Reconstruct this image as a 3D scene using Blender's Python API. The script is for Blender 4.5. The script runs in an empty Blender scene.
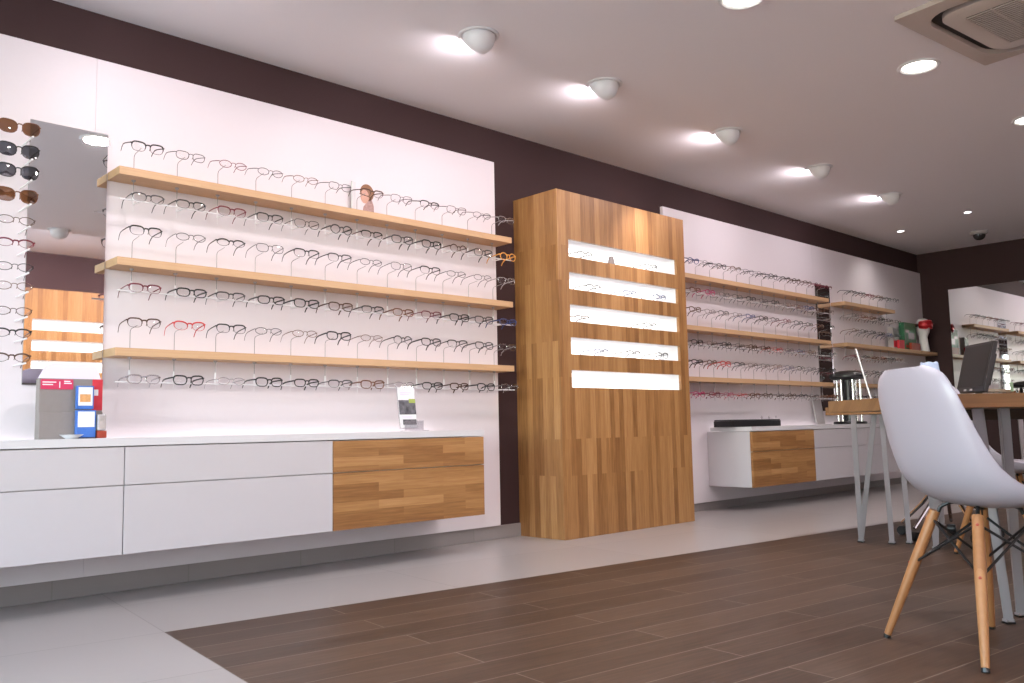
import bpy, bmesh, math, random
from mathutils import Vector, Matrix
random.seed(7)
SC = bpy.context.scene
COL = SC.collection
PI = math.pi

# ------------------------------------------------------------------ materials
def new_mat(name):
    m = bpy.data.materials.new(name); m.use_nodes = True
    nt = m.node_tree
    return m, nt, nt.nodes['Principled BSDF']

def plain(name, col, rough=.5, metal=0.0, spec=.5, bump=0.0, bscale=40, vary=0.0, coat=0.0):
    m, nt, b = new_mat(name)
    b.inputs['Base Color'].default_value = (*col, 1)
    b.inputs['Roughness'].default_value = rough
    b.inputs['Metallic'].default_value = metal
    b.inputs['Specular IOR Level'].default_value = spec
    b.inputs['Coat Weight'].default_value = coat
    tc = nt.nodes.new('ShaderNodeTexCoord')
    nz = nt.nodes.new('ShaderNodeTexNoise'); nz.inputs['Scale'].default_value = bscale
    nt.links.new(tc.outputs['Object'], nz.inputs['Vector'])
    if vary:
        mx = nt.nodes.new('ShaderNodeMix'); mx.data_type = 'RGBA'
        mx.inputs['A'].default_value = (*[c*(1-vary) for c in col], 1)
        mx.inputs['B'].default_value = (*[min(1, c*(1+vary)) for c in col], 1)
        nt.links.new(nz.outputs['Fac'], mx.inputs['Factor'])
        nt.links.new(mx.outputs['Result'], b.inputs['Base Color'])
    if bump:
        bp = nt.nodes.new('ShaderNodeBump'); bp.inputs['Strength'].default_value = bump
        bp.inputs['Distance'].default_value = .002
        nt.links.new(nz.outputs['Fac'], bp.inputs['Height'])
        nt.links.new(bp.outputs['Normal'], b.inputs['Normal'])
    return m

def emit(name, col, strength):
    m, nt, b = new_mat(name)
    b.inputs['Base Color'].default_value = (.8, .8, .8, 1)
    b.inputs['Emission Color'].default_value = (*col, 1)
    b.inputs['Emission Strength'].default_value = strength
    return m

def clear(name, tint=(1, 1, 1), gloss=.1, rough=.03):
    """thin clear plastic / glass"""
    m, nt, b = new_mat(name)
    nt.nodes.remove(b)
    out = nt.nodes['Material Output']
    t = nt.nodes.new('ShaderNodeBsdfTransparent'); t.inputs['Color'].default_value = (*tint, 1)
    g = nt.nodes.new('ShaderNodeBsdfGlossy'); g.inputs['Roughness'].default_value = rough
    mx = nt.nodes.new('ShaderNodeMixShader'); mx.inputs[0].default_value = gloss
    nt.links.new(t.outputs[0], mx.inputs[1]); nt.links.new(g.outputs[0], mx.inputs[2])
    nt.links.new(mx.outputs[0], out.inputs['Surface'])
    return m

def ramp_node(nt, stops):
    r = nt.nodes.new('ShaderNodeValToRGB')
    e = r.color_ramp.elements
    e[0].position, e[0].color = stops[0][0], (*stops[0][1], 1)
    e[1].position, e[1].color = stops[-1][0], (*stops[-1][1], 1)
    for p, c in stops[1:-1]:
        q = e.new(p); q.color = (*c, 1)
    return r

def staves(name, u, v, tones, length=.45, width=.045, rough=.42, gap=.0, grain=1.0, rot=None, gapcol=None, offset=.37, spec=.5, freq=2, contrast=.52):
    """wood made of glued staves / planks: u, v = weights of object x, y, z along the stave and across it"""
    m, nt, b = new_mat(name)
    L = nt.links.new
    tc = nt.nodes.new('ShaderNodeTexCoord')
    def dot(w):
        d = nt.nodes.new('ShaderNodeVectorMath'); d.operation = 'DOT_PRODUCT'
        L(tc.outputs['Object'], d.inputs[0]); d.inputs[1].default_value = w
        return d.outputs['Value']
    cu, cv = dot(u), dot(v)
    cb = nt.nodes.new('ShaderNodeCombineXYZ'); L(cu, cb.inputs[0]); L(cv, cb.inputs[1])
    br = nt.nodes.new('ShaderNodeTexBrick')
    L(cb.outputs[0], br.inputs['Vector'])
    br.inputs['Color1'].default_value = (0, 0, 0, 1); br.inputs['Color2'].default_value = (1, 1, 1, 1)
    br.inputs['Mortar'].default_value = (0, 0, 0, 1)
    br.inputs['Scale'].default_value = 1; br.inputs['Brick Width'].default_value = length
    br.inputs['Row Height'].default_value = width; br.inputs['Mortar Size'].default_value = gap
    br.inputs['Mortar Smooth'].default_value = 0.1
    br.inputs['Bias'].default_value = 0
    br.offset = offset; br.offset_frequency = freq; br.squash = 1
    # long grain
    sc = nt.nodes.new('ShaderNodeCombineXYZ')
    m1 = nt.nodes.new('ShaderNodeMath'); m1.operation = 'MULTIPLY'; m1.inputs[1].default_value = 5; L(cu, m1.inputs[0])
    m2 = nt.nodes.new('ShaderNodeMath'); m2.operation = 'MULTIPLY'; m2.inputs[1].default_value = 90; L(cv, m2.inputs[0])
    m3 = nt.nodes.new('ShaderNodeMath'); m3.operation = 'MULTIPLY'; m3.inputs[1].default_value = 37
    L(br.outputs['Color'], m3.inputs[0])
    L(m1.outputs[0], sc.inputs[0]); L(m2.outputs[0], sc.inputs[1]); L(m3.outputs[0], sc.inputs[2])
    nz = nt.nodes.new('ShaderNodeTexNoise'); nz.inputs['Scale'].default_value = 1; nz.inputs['Detail'].default_value = 4
    nz.inputs['Roughness'].default_value = .6
    L(sc.outputs[0], nz.inputs['Vector'])
    # tone = stave random*.7 + grain*.3
    a = nt.nodes.new('ShaderNodeMath'); a.operation = 'MULTIPLY_ADD'
    L(nz.outputs['Fac'], a.inputs[0]); a.inputs[1].default_value = .55*grain
    s = nt.nodes.new('ShaderNodeMath'); s.operation = 'MULTIPLY_ADD'; L(br.outputs['Color'], s.inputs[0]); s.inputs[1].default_value = contrast
    s.inputs[2].default_value = .5-contrast/2-.275*grain
    L(s.outputs[0], a.inputs[2])
    rp = ramp_node(nt, tones); L(a.outputs[0], rp.inputs[0])
    colout = rp.outputs[0]
    if gap:
        mx = nt.nodes.new('ShaderNodeMix'); mx.data_type = 'RGBA'
        L(br.outputs['Fac'], mx.inputs['Factor']); L(colout, mx.inputs['A']); mx.inputs['B'].default_value = (*gapcol, 1)
        colout = mx.outputs['Result']
    L(colout, b.inputs['Base Color'])
    b.inputs['Roughness'].default_value = rough
    b.inputs['Specular IOR Level'].default_value = spec
    bp = nt.nodes.new('ShaderNodeBump'); bp.inputs['Strength'].default_value = .12; bp.inputs['Distance'].default_value = .001
    L(nz.outputs['Fac'], bp.inputs['Height']); L(bp.outputs['Normal'], b.inputs['Normal'])
    return m

OAK = [(0, (.15, .060, .018)), (.3, (.26, .118, .038)), (.6, (.37, .185, .066)), (1, (.51, .285, .120))]
OAKL = [(0, (.46, .26, .125)), (.5, (.58, .36, .195)), (1, (.68, .46, .28))]
M = {}
M['oak_v'] = staves('oak_vertical_staves', (0, 0, 1), (1, 1, 0), OAK, .62, .048, grain=1.5)
M['oak_h'] = staves('oak_horizontal_staves', (1, 1, 0), (0, 0, 1), OAK, .42, .044, grain=1.5)
M['oak_shelf'] = staves('oak_shelf_staves', (0, 1, 0), (1, 0, 1), OAKL, .6, .05, rough=.5, contrast=.3)
M['oak_table'] = staves('oak_table_staves', (1, 0, 0), (0, 1, 1), [(0, (.115, .050, .016)), (.5, (.205, .098, .036)), (1, (.29, .155, .066))], .6, .05, rough=.45)
M['white'] = plain('white_lacquer', (.55, .515, .535), .35, vary=.01)
M['panel'] = plain('white_wall_panel', (.76, .705, .735), .42, vary=.01)
M['slab'] = plain('pale_grey_worktop', (.66, .64, .66), .35, vary=.02)
M['plum'] = plain('plum_brown_paint', (.047, .025, .025), .7, spec=.2, bump=.1, bscale=300, vary=.05)
M['ceil'] = plain('ceiling_paint', (.87, .85, .865), .85, bump=.05, bscale=200, vary=.01)
M['black'] = plain('black_plastic', (.012, .012, .013), .35)
M['blackm'] = plain('black_wire', (.015, .015, .016), .4, .3)
M['chrome'] = plain('chrome', (.75, .75, .77), .12, 1.0)
M['steel'] = plain('grey_steel', (.36, .34, .35), .4, .25, bump=.05, bscale=300)
M['grey'] = plain('grey_card', (.25, .22, .21), .7, vary=.05)
M['greyl'] = plain('light_grey_card', (.46, .43, .43), .6, vary=.04)
M['whitep'] = plain('white_plastic', (.78, .78, .80), .3)
M['shell'] = plain('white_chair_shell', (.39, .355, .415), .32, bump=.03, bscale=500)
M['beech'] = staves('beech_legs', (0, 0, 1), (1, 1, 0), [(0, (.28, .115, .042)), (.5, (.37, .165, .062)), (1, (.44, .215, .09))], 3, .3, rough=.4)
M['red'] = plain('red_card', (.60, .03, .05), .5)
M['pink'] = plain('raspberry_card', (.62, .035, .11), .5)
M['blue'] = plain('blue_pack', (.05, .16, .52), .35, vary=.3, bscale=25)
M['paper'] = plain('white_paper', (.82, .82, .84), .6, vary=.02)
M['orange'] = plain('orange_print', (.70, .36, .14), .5, vary=.3, bscale=90)
M['terracotta'] = plain('terracotta_red', (.34, .045, .02), .5)
M['silverpack'] = plain('silver_wrapper', (.62, .60, .60), .25, .5, bump=.6, bscale=60, vary=.2)
M['lilac'] = plain('lilac_card', (.74, .68, .84), .5)
M['ac'] = plain('cream_plastic', (.50, .43, .38), .5)
M['acdark'] = plain('dark_air_slot', (.03, .028, .025), .6)
M['green'] = plain('green_print', (.02, .12, .05), .45, vary=.8, bscale=30)
M['palegreen'] = plain('pale_green_note', (.45, .60, .40), .6)
M['bag'] = plain('pale_blue_plastic', (.42, .50, .68), .3, bump=.5, bscale=30, vary=.15)
M['skin'] = plain('printed_skin', (.62, .36, .27), .5, vary=.1)
M['hair'] = plain('printed_hair', (.26, .12, .06), .5, vary=.4, bscale=60)
M['scarf'] = plain('printed_scarf', (.42, .26, .24), .5, vary=.5, bscale=70)
M['photo'] = plain('printed_street_photo', (.13, .125, .14), .85, spec=.2, vary=.9, bscale=45)
M['lime'] = plain('lime_print', (.38, .46, .10), .5)
M['lens'] = clear('clear_lens', (.97, .96, .97), .05)
M['acrylic'] = clear('clear_acrylic', (.93, .93, .95), .30, .12)
M['railmat'] = plain('frosted_rail', (.85, .83, .85), .2)
M['lens_brown'] = clear('brown_sun_lens', (.20, .085, .03), .10)
M['lens_grey'] = clear('grey_sun_lens', (.07, .08, .10), .12)
M['lens_red'] = clear('red_goggle_lens', (.55, .02, .03), .2)
M['glass'] = clear('window_glass', (.92, .96, .97), .06)
M['pegm'] = plain('satin_peg_metal', (.34, .32, .33), .4, .4)
M['sleeve'] = plain('white_peg_sleeve', (.82, .80, .82), .3)
M['screen'] = plain('switched_off_screen', (.022, .02, .02), .4, spec=.25)
M['foam'] = plain('white_foam_head', (.80, .78, .77), .8)
m, nt, b = new_mat('mirror_silver')
b.inputs['Base Color'].default_value = (.86, .86, .87, 1); b.inputs['Metallic'].default_value = 1; b.inputs['Roughness'].default_value = .015
M['mirror'] = m
FR = {}
for n, c, r, me in (('black', (.012, .011, .012), .3, 0), ('brown', (.07, .028, .014), .3, 0), ('tortoise', (.15, .05, .018), .3, 0), ('red', (.55, .03, .025), .3, 0),
                    ('burgundy', (.16, .012, .03), .3, 0), ('pink', (.50, .06, .17), .3, 0), ('blue', (.03, .05, .17), .3, 0), ('amber', (.72, .32, .05), .3, 0),
                    ('gunmetal', (.10, .095, .10), .3, .8), ('bronze', (.20, .12, .09), .3, .8), ('silver', (.5, .49, .5), .25, .9), ('gold', (.55, .38, .17), .25, .9)):
    FR[n] = plain('frame_'+n, c, r, me, vary=.4 if n == 'tortoise' else 0, bscale=180)
FR['clear'] = clear('frame_clear', (.80, .79, .81), .25, .1)

# ------------------------------------------------------------------ mesh builder
class MB:
    def __init__(s): s.v, s.f, s.mi = [], [], []
    def add(s, vs, fs, mi=0):
        o = len(s.v); s.v += [tuple(p) for p in vs]
        for f in fs: s.f.append(tuple(i+o for i in f)); s.mi.append(mi)
        return s
    def box(s, lo, hi, bev=0.0, mat=None, mi=0, seg=2):
        bm = bmesh.new(); bmesh.ops.create_cube(bm, size=1)
        lo, hi = Vector(lo), Vector(hi)
        for v in bm.verts:
            v.co = Vector([lo[i]+(hi[i]-lo[i])*(v.co[i]+.5) for i in range(3)])
        if bev:
            bmesh.ops.bevel(bm, geom=bm.edges[:], offset=bev, segments=seg, profile=.7, affect='EDGES')
        bm.verts.index_update()
        T = mat or Matrix.Identity(4)
        s.add([T @ v.co for v in bm.verts], [[v.index for v in f.verts] for f in bm.faces], mi)
        bm.free(); return s
    def tube(s, pts, r, n=8, closed=False, mi=0, flat=None):
        pts = [Vector(p) for p in pts]; N = len(pts)
        rs = r if isinstance(r, (list, tuple)) else [r]*N
        vs, fs = [], []
        up = None
        for i, p in enumerate(pts):
            if closed: t = pts[(i+1) % N]-pts[i-1]
            else: t = pts[min(i+1, N-1)]-pts[max(i-1, 0)]
            t.normalize()
            if up is None:
                up = Vector((0, 0, 1)) if abs(t.z) < .9 else Vector((1, 0, 0))
            a = t.cross(up)
            if a.length < 1e-6: a = t.cross(Vector((0, 1, 0)))
            a.normalize(); b2 = a.cross(t).normalized()
            up = b2
            for k in range(n):
                th = 2*PI*k/n
                w = a*math.cos(th)*(flat[0] if flat else 1)+b2*math.sin(th)*(flat[1] if flat else 1)
                vs.append(p+w*rs[i])
        for i in range(N if closed else N-1):
            for k in range(n):
                j = (i+1) % N
                fs.append((i*n+k, i*n+(k+1) % n, j*n+(k+1) % n, j*n+k))
        if not closed:
            fs.append(tuple(range(n))[::-1]); fs.append(tuple((N-1)*n+k for k in range(n)))
        return s.add(vs, fs, mi)
    def lathe(s, prof, n=24, T=None, mi=0, caps=True):
        T = T or Matrix.Identity(4); vs, fs = [], []
        for (r, z) in prof:
            for k in range(n):
                a = 2*PI*k/n; vs.append(T @ Vector((r*math.cos(a), r*math.sin(a), z)))
        for i in range(len(prof)-1):
            for k in range(n):
                fs.append((i*n+k, i*n+(k+1) % n, (i+1)*n+(k+1) % n, (i+1)*n+k))
        if caps:
            if prof[0][0] > 0: fs.append(tuple(range(n))[::-1])
            if prof[-1][0] > 0: fs.append(tuple((len(prof)-1)*n+k for k in range(n)))
        return s.add(vs, fs, mi)
    def prism(s, poly, h, T=None, mi=0):
        """poly in xy extruded along z by h"""
        T = T or Matrix.Identity(4); n = len(poly)
        vs = [T @ Vector((x, y, 0)) for x, y in poly]+[T @ Vector((x, y, h)) for x, y in poly]
        fs = [tuple(range(n))[::-1], tuple(range(n, 2*n))]+[(i, (i+1) % n, n+(i+1) % n, n+i) for i in range(n)]
        return s.add(vs, fs, mi)
    def build(s, name, mat, parent=None, smooth=False, loc=None, rz=0.0):
        me = bpy.data.meshes.new(name)
        me.from_pydata(s.v, [], s.f)
        mats = mat if isinstance(mat, (list, tuple)) else [mat]
        for m in mats: me.materials.append(m)
        for p, i in zip(me.polygons, s.mi): p.material_index = i
        me.validate(); 
        bm = bmesh.new(); bm.from_mesh(me); bmesh.ops.recalc_face_normals(bm, faces=bm.faces); bm.to_mesh(me); bm.free()
        if smooth:
            for p in me.polygons: p.use_smooth = True
            me.set_sharp_from_angle(angle=math.radians(smooth if smooth is not True else 40))
        o = bpy.data.objects.new(name, me); COL.objects.link(o)
        if parent: o.parent = parent
        if loc: o.location = loc
        if rz: o.rotation_euler = (0, 0, rz)
        return o

def tag(o, label, cat, group=None):
    o['label'] = label; o['category'] = cat; o['kind'] = 'thing'
    if group: o['group'] = group
    return o
def thing(name, label, cat, loc=(0, 0, 0), rz=0.0, group=None):
    o = bpy.data.objects.new(name, None); COL.objects.link(o)
    o.empty_display_size = .05
    o.location = loc; o.rotation_euler = (0, 0, rz)
    return tag(o, label, cat, group)
def struct(name, mb, mat, **k):
    o = mb.build(name, mat, **k); o['kind'] = 'structure'; return o
def copy_tree(o):
    c = o.copy(); COL.objects.link(c)
    for ch in o.children:
        d = ch.copy(); COL.objects.link(d); d.parent = c
        for g in ch.children:
            e = g.copy(); COL.objects.link(e); e.parent = d
    return c
ORD = 'first second third fourth fifth sixth seventh eighth ninth tenth eleventh twelfth'.split()

# ------------------------------------------------------------------ room constants
ZC = 2.677; YB = 10.73; XR = 6.06; YF = -2.7
FT = math.radians(-6.51)          # the floor tiling and the lamps run at this angle to the display wall
cF, sF = math.cos(FT), math.sin(FT)
OW = (.958, 1.294)                # corner of the wood-look field
def fl(a, b):                     # floor-grid coordinates -> room
    return (OW[0]+a*cF-b*sF, OW[1]+a*sF+b*cF)

# ------------------------------------------------------------------ shell
WOODT = [(0, (.028, .015, .009)), (.35, (.062, .035, .022)), (.65, (.090, .053, .034)), (1, (.150, .092, .058))]
M['planks'] = staves('wood_look_floor_tiles', (0, 1, 0), (1, 0, 0), WOODT, 1.257, .1555, rough=.42, gap=.0024, gapcol=(.20, .155, .12), offset=.5, grain=1.7, spec=.3, contrast=.34)
TILE = [(0, (.36, .33, .32)), (.5, (.395, .36, .35)), (1, (.425, .39, .38))]
M['tiles'] = staves('grey_floor_tiles', (0, 1, 0), (1, 0, 0), TILE, 1.257, .622, rough=.30, gap=.0025, gapcol=(.28, .25, .24), offset=0, grain=.5)
M['tilew'] = staves('grey_skirting_tiles', (0, 1, 0), (0, 0, 1), [(0, (.24, .215, .21)), (1, (.30, .27, .265))], .60, .4, rough=.35, gap=.003, gapcol=(.22, .20, .19), offset=0, grain=.5)

# the floor: grey tiles with a wood-look field; both run along the grid
def floor_piece(name, a0, a1, b0, b1, mat):
    mb = MB().box((a0, b0, -.06), (a1, b1, 0))
    o = struct(name, mb, mat, loc=(OW[0], OW[1], 0), rz=FT); return o
floor_piece('floor', -3.2, 0, -6.0, 11.5, M['tiles'])
floor_piece('floor_entrance', 0, 7.2, -6.0, 0, M['tiles'])
# wood-look field: brick phase so that end joints fall at 0.637 / 1.265 along the grid
mb = MB().box((0, -.0, -.06), (7.2, 11.5, 0))
o = struct('floor_wood_tiles', mb, M['planks'], loc=(OW[0], OW[1], 0), rz=FT)

wl = MB().box((-.15, YF-.2, -.05), (-.028, YB+.15, ZC+.1)); struct('wall_left', wl, M['plum'])
struct('wall_back', MB().box((-.028, YB, -.05), (XR+.15, YB+.15, ZC+.1)), M['plum'])
struct('wall_right', MB().box((XR, YF-.2, -.05), (XR+.15, YB, ZC+.1)), M['plum'])
struct('ceiling', MB().box((-.15, YF-.2, ZC), (XR+.15, YB+.15, ZC+.12)), M['ceil'])
# shop front with a wide window and a glazed door behind the camera
wf = MB().box((-.028, YF-.15, -.05), (.5, YF, ZC)).box((.5, YF-.15, 2.35), (XR, YF, ZC)).box((.5, YF-.15, -.05), (3.9, YF, .35)).box((3.9, YF-.15, -.05), (4.05, YF, 2.35)).box((5.15, YF-.15, -.05), (XR, YF, 2.35))
struct('wall_front', wf, M['plum'])
w1 = thing('window_1', '', '', (0, 0, 0)); del w1['label'], w1['category']; w1['kind'] = 'structure'
fr = MB()
for lo, hi in (((.5, YF-.10, .35), (3.9, YF-.04, .41)), ((.5, YF-.10, 2.29), (3.9, YF-.04, 2.35)), ((.5, YF-.10, .41), (.56, YF-.04, 2.29)), ((3.84, YF-.10, .41), (3.9, YF-.04, 2.29)), ((2.17, YF-.10, .41), (2.23, YF-.04, 2.29))):
    fr.box(lo, hi, .004)
fr.build('window_frame', M['steel'], w1)
MB().box((.56, YF-.075, .41), (3.84, YF-.065, 2.29)).build('pane', M['glass'], w1)
d1 = thing('door_1', '', '', (0, 0, 0)); del d1['label'], d1['category']; d1['kind'] = 'structure'
fr = MB()
for lo, hi in (((4.05, YF-.10, 0), (4.12, YF-.05, 2.35)), ((5.08, YF-.10, 0), (5.15, YF-.05, 2.35)), ((4.12, YF-.10, 2.26), (5.08, YF-.05, 2.35)), ((4.12, YF-.10, 0), (5.08, YF-.05, .12))):
    fr.box(lo, hi, .004)
fr.build('door_frame', M['steel'], d1)
MB().box((4.12, YF-.08, .12), (5.08, YF-.07, 2.26)).build('door_glass', M['glass'], d1)
MB().tube([(4.22, YF-.04, .8), (4.22, YF-.01, .82), (4.22, YF-.01, 1.4), (4.22, YF-.04, 1.42)], .012).build('door_handle', M['chrome'], d1)
struct('ground_outside', MB().box((-8, -16, -.12), (14, YF-.2, -.06)), plain('pavement', (.58, .56, .56), .8, vary=.1, bscale=6))
# skirting tiles
struct('baseboard_left', MB().box((-.027, YF, 0), (-.016, YB, .084), .002), M['tilew'])
struct('baseboard_back', MB().box((-.015, YB-.012, 0), (XR-.02, YB-.001, .084), .002), M['tilew'])
struct('baseboard_right', MB().box((XR-.012, YF, 0), (XR-.001, YB-.02, .084), .002), M['tilew'])

# ------------------------------------------------------------------ white wall panels, mirrors
def panel(y0, y1, z0, z1, label, x0=-.0265, x1=0.0):
    return tag(MB().box((x0, y0, z0), (x1, y1, z1), .0015).build('wall_board', M['panel']), label, 'wall panel', 'white wall panels')
panel(-.6, 1.3203, .086, 2.445, 'white wall panel with tall mirror and a column of sunglasses')
panel(1.321, 3.812, .086, 2.445, 'long white wall panel with three oak shelves, between mirror and oak tower')
panel(5.64, 8.07, .066, 2.445, 'white wall panel with three oak shelves, just beyond the oak tower')
panel(8.073, 10.725, .066, 2.445, 'white wall panel in the far corner with short oak shelves')
for y0, y1, lb in ((-1.4, 2.1, 'added white bounce panel on the opposite wall near shop front'), (3.9, 10.2, 'added white bounce panel on the opposite wall beyond the second tower')):  # unseen panels added to bounce light back into the room
    tag(MB().box((XR-.028, y0, .086), (XR-.001, y1, 2.445), .0015).build('wall_board', M['panel']), lb, 'wall panel', 'white wall panels')

def wall_mirror(lo, hi, label, edge_ax):
    t = thing('wall_mirror', label, 'mirror', tuple((a+b)/2 for a, b in zip(lo, hi)), group=None)
    c = Vector(t.location)
    a, b2 = Vector(lo)-c, Vector(hi)-c
    return t, a, b2
t, a, b2 = wall_mirror((.001, 1.05, .924), (.007, 1.376, 2.092), 'tall narrow frameless mirror on white panel beside the sunglasses', 0)
MB().box(a, (b2.x-.0012, b2.y, b2.z)).build('backing', M['greyl'], t)
MB().box((b2.x-.001, a.y+.001, a.z+.001), (b2.x, b2.y-.001, b2.z-.001)).build('mirror_glass', M['mirror'], t)
t, a, b2 = wall_mirror((.001, 8.085, .80), (.007, 8.385, 2.06), 'narrow frameless mirror strip on white panel between the far shelves', 0)
MB().box(a, (b2.x-.0012, b2.y, b2.z)).build('backing', M['greyl'], t)
MB().box((b2.x-.001, a.y+.001, a.z+.001), (b2.x, b2.y-.001, b2.z-.001)).build('mirror_glass', M['mirror'], t)
t = thing('wall_mirror', 'wide frameless mirror on the dark back wall behind the monitor', 'mirror', (.312, YB-.012, 0), math.radians(-1.0))
MB().box((0, -.006, .75), (.85, 0, 2.205)).build('backing', M['greyl'], t)
MB().box((.001, -.0072, .751), (.849, -.0062, 2.204)).build('mirror_glass', M['mirror'], t)

# ------------------------------------------------------------------ shelves
def shelf(y0, y1, ztop, label, th=.036, d=.154):
    t = tag(MB().box((.0012, 0, -th), (d, y1-y0, 0), .0015).build('wall_shelf', M['oak_shelf'], loc=(0, y0, ztop)), label, 'shelf', 'oak display shelves')
    return t
Y1a, Y1b = 1.379, 3.812
Y2a, Y2b = 5.648, 8.065
Y3a = 8.405
ZS1 = (1.912, 1.497, 1.089)
ZS2 = (1.890, 1.476, 1.070)
ROWN = ('top', 'middle', 'bottom')
for z, n in zip(ZS1, ROWN): shelf(Y1a, Y1b, z, f'{n} oak shelf of eyeglasses between the tall mirror and oak tower')
for z, n in zip(ZS2, ROWN): shelf(Y2a, Y2b, z, f'{n} long oak shelf of eyeglasses just beyond the oak tower')
ZS3 = (1.893, 1.478, 1.075)
shelf(Y3a, 9.58, ZS3[0], 'short oak shelf, topmost in the far corner')
shelf(Y3a, 10.69, ZS3[1], 'oak shelf in the far corner carrying the goggled white head')
shelf(Y3a, 9.58, ZS3[2], 'short oak shelf in the far corner, lowest, behind black carousel')

# ------------------------------------------------------------------ glasses
def lens_outline(kind, n=22):
    P = dict(rect=(.0255, .0165, 3.2, 0), soft=(.0260, .0185, 3.2, .05), round=(.0230, .0205, 2.05, 0), cat=(.0260, .0180, 2.5, .16), oval=(.0250, .0150, 2.1, 0), aviator=(.0275, .0225, 2.3, -.05), sun=(.0310, .0250, 2.9, .12))[kind]
    a, b, e, cat = P
    out = []
    for k in range(n):
        th = 2*PI*k/n
        c, s = math.cos(th), math.sin(th)
        y = math.copysign(abs(c)**(2/e), c)*a; z = math.copysign(abs(s)**(2/e), s)*b
        if z < 0: y *= 1-.15*abs(z)/b          # slightly narrower at the bottom
        z += cat*(y/a)*b*.9 if z > 0 else cat*(y/a)*b*.25
        out.append((y, z))
    return out, P
def wrap(y): return -1.3*y*y
GL = {}
def glasses_meshes(kind, style):
    """style: full (whole rim), half (top rim), thin (wire rim). returns mesh dict; y across, x forward, z up"""
    key = (kind, style)
    if key in GL: return GL[key]
    out, P = lens_outline(kind)
    a, b = P[0], P[1]
    off = a+.0085
    rt, rb = dict(full=(.0032, .0022), half=(.0030, .0009), thin=(.0014, .0013), sun=(.0024, .0017))[style]
    fr = MB()
    for sg in (-1, 1):
        pts, rs = [], []
        for (y, z) in out:
            yy = sg*(off+y); pts.append((wrap(yy), yy, z)); rs.append(rb+(rt-rb)*max(0, min(1, z/b*.8+.45)))
        fr.tube(pts, rs, 6, closed=True)
    # bridge
    zb = b*.42
    iy = off-a*.97
    fr.tube([(wrap(iy), -iy-.001, zb-.001), (.0015, -iy*.5, zb+.003), (.0015, iy*.5, zb+.003), (wrap(iy), iy+.001, zb-.001)], rt*1.0, 6)
    # nose pads
    for sg in (-1, 1):
        fr.tube([(wrap(iy), sg*(iy+.0016), -b*.10), (-.006, sg*(iy-.0005), -b*.28), (-.007, sg*(iy-.0002), -b*.55)], [.0007, .0011, .0014], 5)
    hy = off+a*.97; hz = b*.55+P[3]*b*.6
    for sg in (-1, 1):
        fr.tube([(wrap(hy), sg*(hy-.0015), hz-.001), (wrap(hy)-.002, sg*(hy+.003), hz), (wrap(hy)-.007, sg*(hy+.0042), hz)], [rt*1.1, rt*1.1, rt*.95], 6)
    tm = []
    tr = dict(full=.0031, half=.0023, thin=.0016, sun=.0028)[style]
    for sg in (-1, 1):
        t = MB()
        x0 = wrap(hy)-.0062; y0 = sg*(hy+.0042)
        t.tube([(x0, y0, hz), (x0-.03, y0, hz), (x0-.075, y0*.99, hz-.001), (x0-.100, y0*.97, hz-.004), (x0-.117, y0*.95, hz-.014), (x0-.130, y0*.93, hz-.030)],
               [tr, tr, tr*.95, tr*1.05, tr*1.15, tr*.9], 6, flat=(.5, 1.15))
        tm.append(t)
    ln = []
    for sg in (-1, 1):
        l = MB(); n = len(out)
        vs = [(wrap(sg*off)+.0012, sg*off, 0)]+[(wrap(sg*(off+y*.97)), sg*(off+y*.97), z*.97) for y, z in out]
        l.add(vs, [(0, 1+k, 1+(k+1) % n) for k in range(n)])
        ln.append(l)
    GL[key] = (fr, tm, ln)
    return GL[key]
MESH = {}
def link_mesh(name, mb, mat, parent=None, key=None):
    """shared mesh data, material on the object"""
    if key not in MESH:
        o = mb.build(name, mat, None, smooth=50); MESH[key] = o.data
        COL.objects.unlink(o); bpy.data.objects.remove(o)
    o = bpy.data.objects.new(name, MESH[key]); COL.objects.link(o)
    o.material_slots[0].link = 'OBJECT'; o.material_slots[0].material = mat
    if parent: o.parent = parent
    return o
PROTO = {}
def make_glasses(kind, style, colour, detailed=True, lensmat='lens', temple=None, name='eyeglasses'):
    """build one of each kind, then copy the thing and its parts"""
    key = (kind, style, colour, detailed, lensmat, temple, name)
    if key in PROTO: return copy_tree(PROTO[key])
    fr, tm, ln = glasses_meshes(kind, style)
    mat = FR[colour]; tmat = FR[temple or colour]
    if detailed:
        g = thing(name, 'x', 'eyeglasses')
        link_mesh('front_frame', fr, mat, g, ('fr', kind, style))
        for i, t in enumerate(tm): link_mesh('temple', t, tmat, g, ('tm', kind, style, i))
        for i, l in enumerate(ln): link_mesh('lens', l, M[lensmat], g, ('ln', kind, style, i))
    else:
        mb = MB()
        for q in [fr]+tm: mb.add(q.v, q.f)
        g = link_mesh(name, mb, mat, None, ('one', kind, style))
    PROTO[key] = g
    return g
KTXT = dict(rect='rectangular', soft='squarish', round='round', cat='cat-eye', oval='oval', aviator='aviator')
def put_glasses(g, loc, pitch, yaw, label, cat, group):
    g.location = loc; g.rotation_euler = (0, pitch, yaw); g.scale = (.98, 1.18, 1.12) if 'sunglasses' not in g.name else (1, 1.10, 1.10)
    tag(g, label, cat, group)
STX = dict(full='', half='half-rim ', thin='wire ')

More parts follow.
